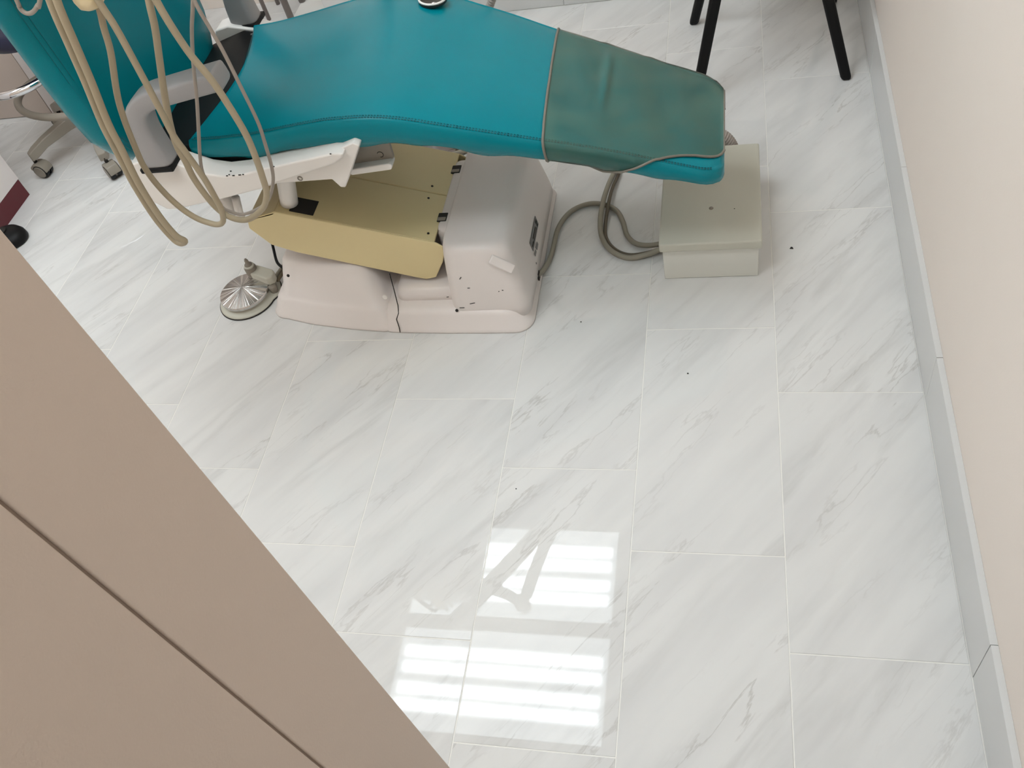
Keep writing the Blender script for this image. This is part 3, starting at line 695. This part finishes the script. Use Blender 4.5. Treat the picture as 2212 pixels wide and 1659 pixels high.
cable('black_tube', [(-1.66, .50, .15), (-1.676, .47, .085), (-1.672, .445, .058), (-1.655, .41, .048), (-1.635, .392, .044), (-1.618, .381, .043)], .0042, M_BLACK, 'short black tube hanging from the lift arm to the foot control')

# ================================================================== delivery unit with hanging hoses (mostly above the frame)
du = thing('delivery_unit', 'instrument delivery unit above the chair, its beige hoses hanging in loops over the backrest', 'dental unit')
mkbox('tray_head', -1.75, -1.285, -.015, .34, 1.135, 1.25, M_WHITE, du, bevel=.02, seg=3)
bm = bmesh.new(); lathe(bm, [(0, 1.050), (.014, 1.051), (.021, 1.056), (.024, 1.068), (.023, 1.150), (0, 1.155)], -1.386, -.06, 24); obj('hose_gland', bm, M_CREAM, du, smooth=True)
mkbox('gland_bracket', -1.402, -1.370, -.075, .03, 1.140, 1.165, M_CREAM, du, bevel=.005)
HA = [(-1.418, 0.03, 1.17), (-1.418, -0.06999999999999999, 1.145), (-1.43, -0.09, 1.084), (-1.446, -0.09, 1.006), (-1.459, -0.09, 0.938), (-1.477, -0.09, 0.856), (-1.484, -0.09, 0.793), (-1.492, -0.09, 0.722), (-1.493, -0.09, 0.642), (-1.484, -0.09, 0.588), (-1.47, -0.094, 0.577), (-1.454, -0.098, 0.586), (-1.463, -0.102, 0.605), (-1.471, -0.102, 0.658), (-1.47, -0.102, 0.736), (-1.461, -0.102, 0.806), (-1.454, -0.102, 0.867), (-1.436, -0.102, 0.948), (-1.423, -0.102, 1.015), (-1.407, -0.102, 1.092), (-1.396, -0.08199999999999999, 1.145), (-1.396, 0.03, 1.17)]
HB = [(-1.349, -0.06, 1.165), (-1.376, -0.06, 1.055), (-1.39, -0.06, 1.015), (-1.404, -0.06, 0.971), (-1.438, -0.06, 0.896), (-1.455, -0.06, 0.844), (-1.467, -0.06, 0.787), (-1.474, -0.06, 0.742), (-1.47, -0.06, 0.695), (-1.455, -0.06, 0.647), (-1.432, -0.06, 0.612), (-1.404, -0.06, 0.594), (-1.383, -0.065, 0.596), (-1.367, -0.07, 0.61), (-1.354, -0.075, 0.641), (-1.353, -0.075, 0.664), (-1.353, -0.075, 0.715), (-1.36, -0.075, 0.775), (-1.365, -0.075, 0.813), (-1.362, -0.075, 0.868), (-1.359, -0.075, 0.945), (-1.357, -0.075, 1.02), (-1.36, -0.075, 1.061), (-1.365, -0.075, 1.165)]
HD = [(-1.278, 0.03, 1.17), (-1.278, -0.009999999999999998, 1.145), (-1.307, -0.03, 1.036), (-1.322, -0.03, 0.99), (-1.346, -0.03, 0.932), (-1.371, -0.03, 0.871), (-1.395, -0.03, 0.805), (-1.406, -0.03, 0.76), (-1.407, -0.03, 0.721), (-1.41, -0.03, 0.686), (-1.406, -0.03, 0.645), (-1.398, -0.03, 0.609), (-1.383, -0.03, 0.586), (-1.362, -0.03, 0.575), (-1.337, -0.033, 0.579), (-1.308, -0.036, 0.596), (-1.284, -0.039, 0.617), (-1.265, -0.042, 0.65), (-1.256, -0.045, 0.686), (-1.25, -0.045, 0.727), (-1.246, -0.045, 0.782), (-1.251, -0.045, 0.844), (-1.259, -0.045, 0.896), (-1.275, -0.045, 0.953), (-1.284, -0.045, 1.042), (-1.293, -0.024999999999999998, 1.145), (-1.293, 0.03, 1.17)]
HF = [(-1.187, 0.03, 1.17), (-1.187, 0.012, 1.145), (-1.246, -0.008, 1.017), (-1.272, -0.008, 0.971), (-1.296, -0.008, 0.922), (-1.311, -0.008, 0.888), (-1.334, -0.008, 0.833), (-1.37, -0.008, 0.756), (-1.388, -0.008, 0.717), (-1.401, -0.008, 0.681), (-1.408, -0.008, 0.631), (-1.402, -0.008, 0.592), (-1.389, -0.008, 0.579), (-1.367, -0.008, 0.57), (-1.326, -0.01, 0.583), (-1.291, -0.012, 0.606), (-1.262, -0.014, 0.647), (-1.247, -0.016, 0.685), (-1.235, -0.018, 0.744), (-1.229, -0.018, 0.789), (-1.229, -0.018, 0.863), (-1.23, -0.018, 0.931), (-1.234, -0.018, 0.977), (-1.237, -0.018, 1.022), (-1.244, 0.0020000000000000018, 1.145), (-1.244, 0.03, 1.17)]
HH = [(-1.561, 0.02, 1.165), (-1.587, 0.02, 1.041), (-1.59, 0.02, 1.031), (-1.59, 0.02, 1.023), (-1.585, 0.02, 1.017), (-1.576, 0.02, 1.016), (-1.565, 0.02, 1.02), (-1.553, 0.02, 1.028), (-1.543, 0.02, 1.036), (-1.43, 0.02, 1.165)]
mktube('hose', HA, .0066, M_HOSE, du, per=5); mktube('hose', HB, .0058, M_HOSE, du, per=5); mktube('hose', HD, .0062, M_HOSE, du, per=5)
mktube('thin_hose', HF, .0034, M_HOSEG, du, per=5); mktube('thin_hose', HH, .0040, M_HOSEG, du, per=5)
mktube('support_arm', [(-1.60, .12, 1.24), (-1.60, .12, 1.42), (-1.55, .20, 1.47), (-1.40, .55, 1.47), (-1.33, .92, 1.47)], .024, M_WHITE, du, n=16)
mktube('syringe_holder', [(-1.46, .33, 1.20), (-1.46, .41, 1.20), (-1.44, .44, 1.21)], .011, M_GREYM, du)

# operating light on its post behind the chair (only its mirror image is in the frame)
ol = thing('operating_light', 'jointed arm of the operating light overhead, mirrored as dark bars in the floor', 'dental lamp')
mktube('post', [(-1.30, .945, .001), (-1.30, .945, .9), (-1.30, .945, 1.78)], .020, M_GREYM, ol, n=18, per=1)
bm = bmesh.new(); lathe(bm, [(0, .0005), (.075, .0005), (.072, .012), (.03, .016), (.024, .03), (0, .03)], -1.30, .945, 32); obj('post_foot', bm, M_GREYM, ol, smooth=True)
mktube('swing_arm', [(-1.30, .945, 1.78), (-1.20, .88, 1.79), (-1.11, .77, 1.79)], .050, M_WHITE, ol, n=16)
mktube('main_arm', [(-1.10, .79, 1.79), (-1.30, .48, 1.79), (-1.545, .135, 1.79)], .037, M_WHITE, ol, n=16, per=2)
mktube('spring_arm', [(-1.12, .70, 1.76), (-1.18, .46, 1.70), (-1.215, .22, 1.66)], .025, M_WHITE, ol, n=16, per=2)
bm = bmesh.new(); lathe(bm, [(0, -.032), (.032, -.032), (.032, .032), (0, .032)], -1.222, .178, 20, cz=1.65); obj('elbow_joint', bm, M_WHITE, ol, smooth=True)
mktube('head_arm', [(-1.222, .178, 1.65), (-1.30, .215, 1.64), (-1.40, .225, 1.62), (-1.62, .23, 1.60)], .022, M_WHITE, ol, n=14)
bm = bmesh.new(); lathe(bm, [(0, .02), (.03, .02), (.07, 0), (.09, -.03), (.088, -.034), (0, -.03)], -1.68, .23, 32, cz=1.60); obj('lamp_head', bm, M_WHITE, ol, smooth=True)

# ribbed suction hose behind the seat
tag(ribbed('suction_hose', [(-1.26, .95, .35), (-1.12, .86, .42), (-1.02, .80, .49), (-.975, .775, .548), (-.955, .775, .60), (-.965, .80, .70), (-1.06, .87, .86), (-1.25, .94, .95)], .0105, M_RIB, None, pitch=.007, n=14), 'ribbed grey suction hose rising behind the far edge of the seat', 'hose')

# ================================================================== operator stool (left)
sx, sy = -2.60, 1.16
ms = thing('operator_stool', 'navy vinyl operator stool with taupe five-star base on castors at the far left', 'stool', loc=(sx, sy, 0))
bm = bmesh.new(); lathe(bm, [(0, .44), (.15, .44), (.178, .45), (.19, .475), (.185, .50), (.165, .515), (0, .52)], 0, 0, 48); obj('seat', bm, M_NAVY, ms, smooth=True)
bm = bmesh.new(); lathe(bm, [(0, .10), (.032, .10), (.032, .26), (.022, .27), (.022, .44), (0, .44)], 0, 0, 20); obj('gas_column', bm, M_TAUPE, ms, smooth=True)
A0 = math.atan2(.964 - sy, -2.775 - sx)
for k in range(5):
    a = A0 + k * 2 * math.pi / 5; c, s = math.cos(a), math.sin(a)
    Mx = Matrix.Rotation(a, 4, 'Z')
    bm = bmesh.new(); rings = []
    for (r, hw, zt, zb) in ((.02, .026, .150, .105), (.10, .023, .142, .102), (.20, .020, .120, .088), (.245, .020, .105, .072), (.268, .016, .094, .066)):
        rings.append([Mx @ Vector((r, y, z)) for y, z in ((-hw, zb), (hw, zb), (hw * .8, zt), (-hw * .8, zt))])
    loft(bm, rings); leg = obj('base_leg', bm, M_TAUPE, ms, bevel=.004)
    cm = Matrix.Translation((c * .262, s * .262, 0)) @ Matrix.Rotation(a + (2.2, .35, 1.2, 2.0, .5)[k], 4, 'Z')
    bm = bmesh.new()
    lathe(bm, [(0, -.022), (.024, -.022), (.027, -.018), (.027, -.004), (.022, -.003), (.022, .003), (.027, .004), (.027, .018), (.024, .022), (0, .022)], 0, 0, 24, cm @ Matrix.Translation((.012, 0, .0275)) @ Matrix.Rotation(math.radians(90), 4, 'X'))
    cw = obj('castor', bm, M_BLACK, ms, smooth=False, bevel=0)
    bm = bmesh.new(); lathe(bm, [(0, -.0235), (.021, -.0235), (.022, -.0215), (.0225, .0215), (.021, .0235), (0, .0235)], 0, 0, 20, cm @ Matrix.Translation((.012, 0, .0275)) @ Matrix.Rotation(math.radians(90), 4, 'X')); obj('hub_cap', bm, M_TAUPE, cw, smooth=False)
    bm = bmesh.new(); lathe(bm, [(0, .040), (.0065, .040), (.0065, .075), (0, .075)], 0, 0, 10, cm); obj('castor_stem', bm, M_DARK, cw)
    bm = bmesh.new()
    prism_y(bm, [(-.020, .034), (-.018, .046), (-.004, .056), (.012, .0565), (.030, .052), (.038, .038), (.041, .024), (.036, .024), (.02, .034)], -.0205, .0205)
    for v in bm.verts: v.co = cm @ v.co
    obj('castor_hood', bm, M_TAUPE, cw, bevel=.003)
# taupe foot loop and chrome lever ring
def loop(name, cx, cy, z, rx, ry, rot, r, m, flat=1.0):
    bm = bmesh.new(); P = []
    for i in range(49):
        a = 2 * math.pi * i / 48; x, y_ = rx * math.cos(a), ry * math.sin(a)
        P.append(Vector((cx + x * math.cos(rot) - y_ * math.sin(rot), cy + x * math.sin(rot) + y_ * math.cos(rot), z)))
    tube(bm, P, r, 12, flat=flat); return obj(name, bm, m, ms, smooth=True)
loop('foot_ring', -.02, .01, .20, .235, .165, -.15, .013, M_TAUPE)
mktube('chrome_lever', [(-.105 + .13 * math.cos(math.radians(a)), -.085 + .13 * math.sin(math.radians(a)), .33 + .0006 * max(0, a)) for a in range(-170, 50, 10)] + [(-.01, .03, .40)], .014, M_CHROME, ms, n=14, per=3)

# ================================================================== black stool (top right)
bs = thing('black_stool', 'black wooden stool with splayed legs in the back right corner', 'stool', loc=(-.29, 1.335, 0))
feet = [(-.067, 1.147), (-.517, 1.535), (-.503, 1.085), (-.075, 1.58)]
tops = [(-.185, 1.235), (-.415, 1.440), (-.405, 1.225), (-.19, 1.45)]
for (fx, fy), (tx, ty) in zip(feet, tops):
    bm = bmesh.new(); d = Vector((tx - fx, ty - fy, .42)); rings = []
    for t, s in ((0, .0125), (.02, .0150), (1, .0175)):
        p = Vector((fx, fy, .002)) + d * t - Vector((-.29, 1.335, 0))
        rings.append([p + Vector((s * a, s * b, 0)) for a, b in ((-1, -.6), (-.6, -1), (.6, -1), (1, -.6), (1, .6), (.6, 1), (-.6, 1), (-1, .6))])
    loft(bm, rings); obj('leg', bm, M_BLACK, bs, bevel=.002)
mkbox('seat', -.17, .17, -.17, .17, .42, .455, M_BLACK, bs, bevel=.012, seg=3)
for a, b in ((-.115, -.085), (.105, .13)): mkbox('stretcher', -.125, .115, b - .012, b + .012, .355, .385, M_BLACK, bs, bevel=.003)

# ================================================================== left background furniture
cb = thing('white_cabinet', 'white laminate cabinet on a recessed maroon plinth at the left edge', 'cabinet', loc=(-3.1, .5, 0))
mkbox('body', -.49, .321, -.20, .363, .066, .85, M_CABW, cb, bevel=.003)
mkbox('plinth', -.49, .3205, -.20, .358, .0005, .066, M_RED, cb)
bc = thing('beige_cabinet', 'tall beige laminate cabinet behind the operator stool', 'cabinet', loc=(-3.12, 1.69, 0))
mkbox('door', -.478, .173, -.346, -.326, .003, 1.0, M_CABB, bc, bevel=.001)
mkbox('door', .176, .40, -.346, -.326, .003, 1.0, M_CABW, bc, bevel=.001)
mkbox('body', -.478, .40, -.326, .33, .0005, 1.0, M_CABB, bc)
bp_ = thing('black_pedal', 'rounded black plastic foot pedal beside the maroon plinth', 'foot pedal', loc=(-2.715, .615, 0))
bm = bmesh.new(); lathe(bm, [(0, .0005), (.062, .0005), (.068, .006), (.066, .022), (.055, .036), (.035, .043), (0, .045)], 0, 0, 32)
for v in bm.verts: v.co.y *= .8; v.co.x *= .95
obj('pedal_shell', bm, M_BLACK, bp_, smooth=True)
bm = bmesh.new(); lathe(bm, [(0, .045), (.02, .0445), (.018, .049), (0, .05)], -.01, 0, 20); obj('pedal_button', bm, M_DARK, bp_, smooth=True)

# grey tubular stand in the recess
sd = thing('tube_stand', 'grey tubular metal stand in the wall recess behind the far armrest', 'stand', loc=(-2.16, 1.88, 0))
for (x_, y_, r_s) in ((-.046, .005, .0085), (.062, -.02, .0135), (-.046, .125, .0085), (.062, .125, .0135)): mktube('leg', [(x_, y_, .0008), (x_, y_, .4), (x_, y_, .80)], r_s, M_GREYM, sd, n=12, per=1)
mkbox('top_shelf', -.07, .085, -.045, .145, .80, .82, M_GREYM, sd, bevel=.004)

# ================================================================== specks dropped on the floor
def chip(x, y, s, label):
    bm = bmesh.new(); prism_z(bm, [(-s, -s * .5), (s * .9, -s * .7), (s * .6, s * .4), (-s * .2, s * .9)], .0004, .0016)
    o = tag(obj('debris_chip', bm, M_DARK), label, 'debris', 'dark specks on the floor'); o.location = (x, y, 0); return o
chip(-.2515, .432, .0048, 'largest dark speck on the floor, right of the low control box')
chip(-.498, .027, .0022, 'tiny dark speck on the floor tile below the control box')
chip(-.765, .196, .0020, 'tiny dark speck on the floor just right of the chair base')
chip(-.86, -.295, .0016, 'tiny dark speck on the floor above the ceiling light reflection')
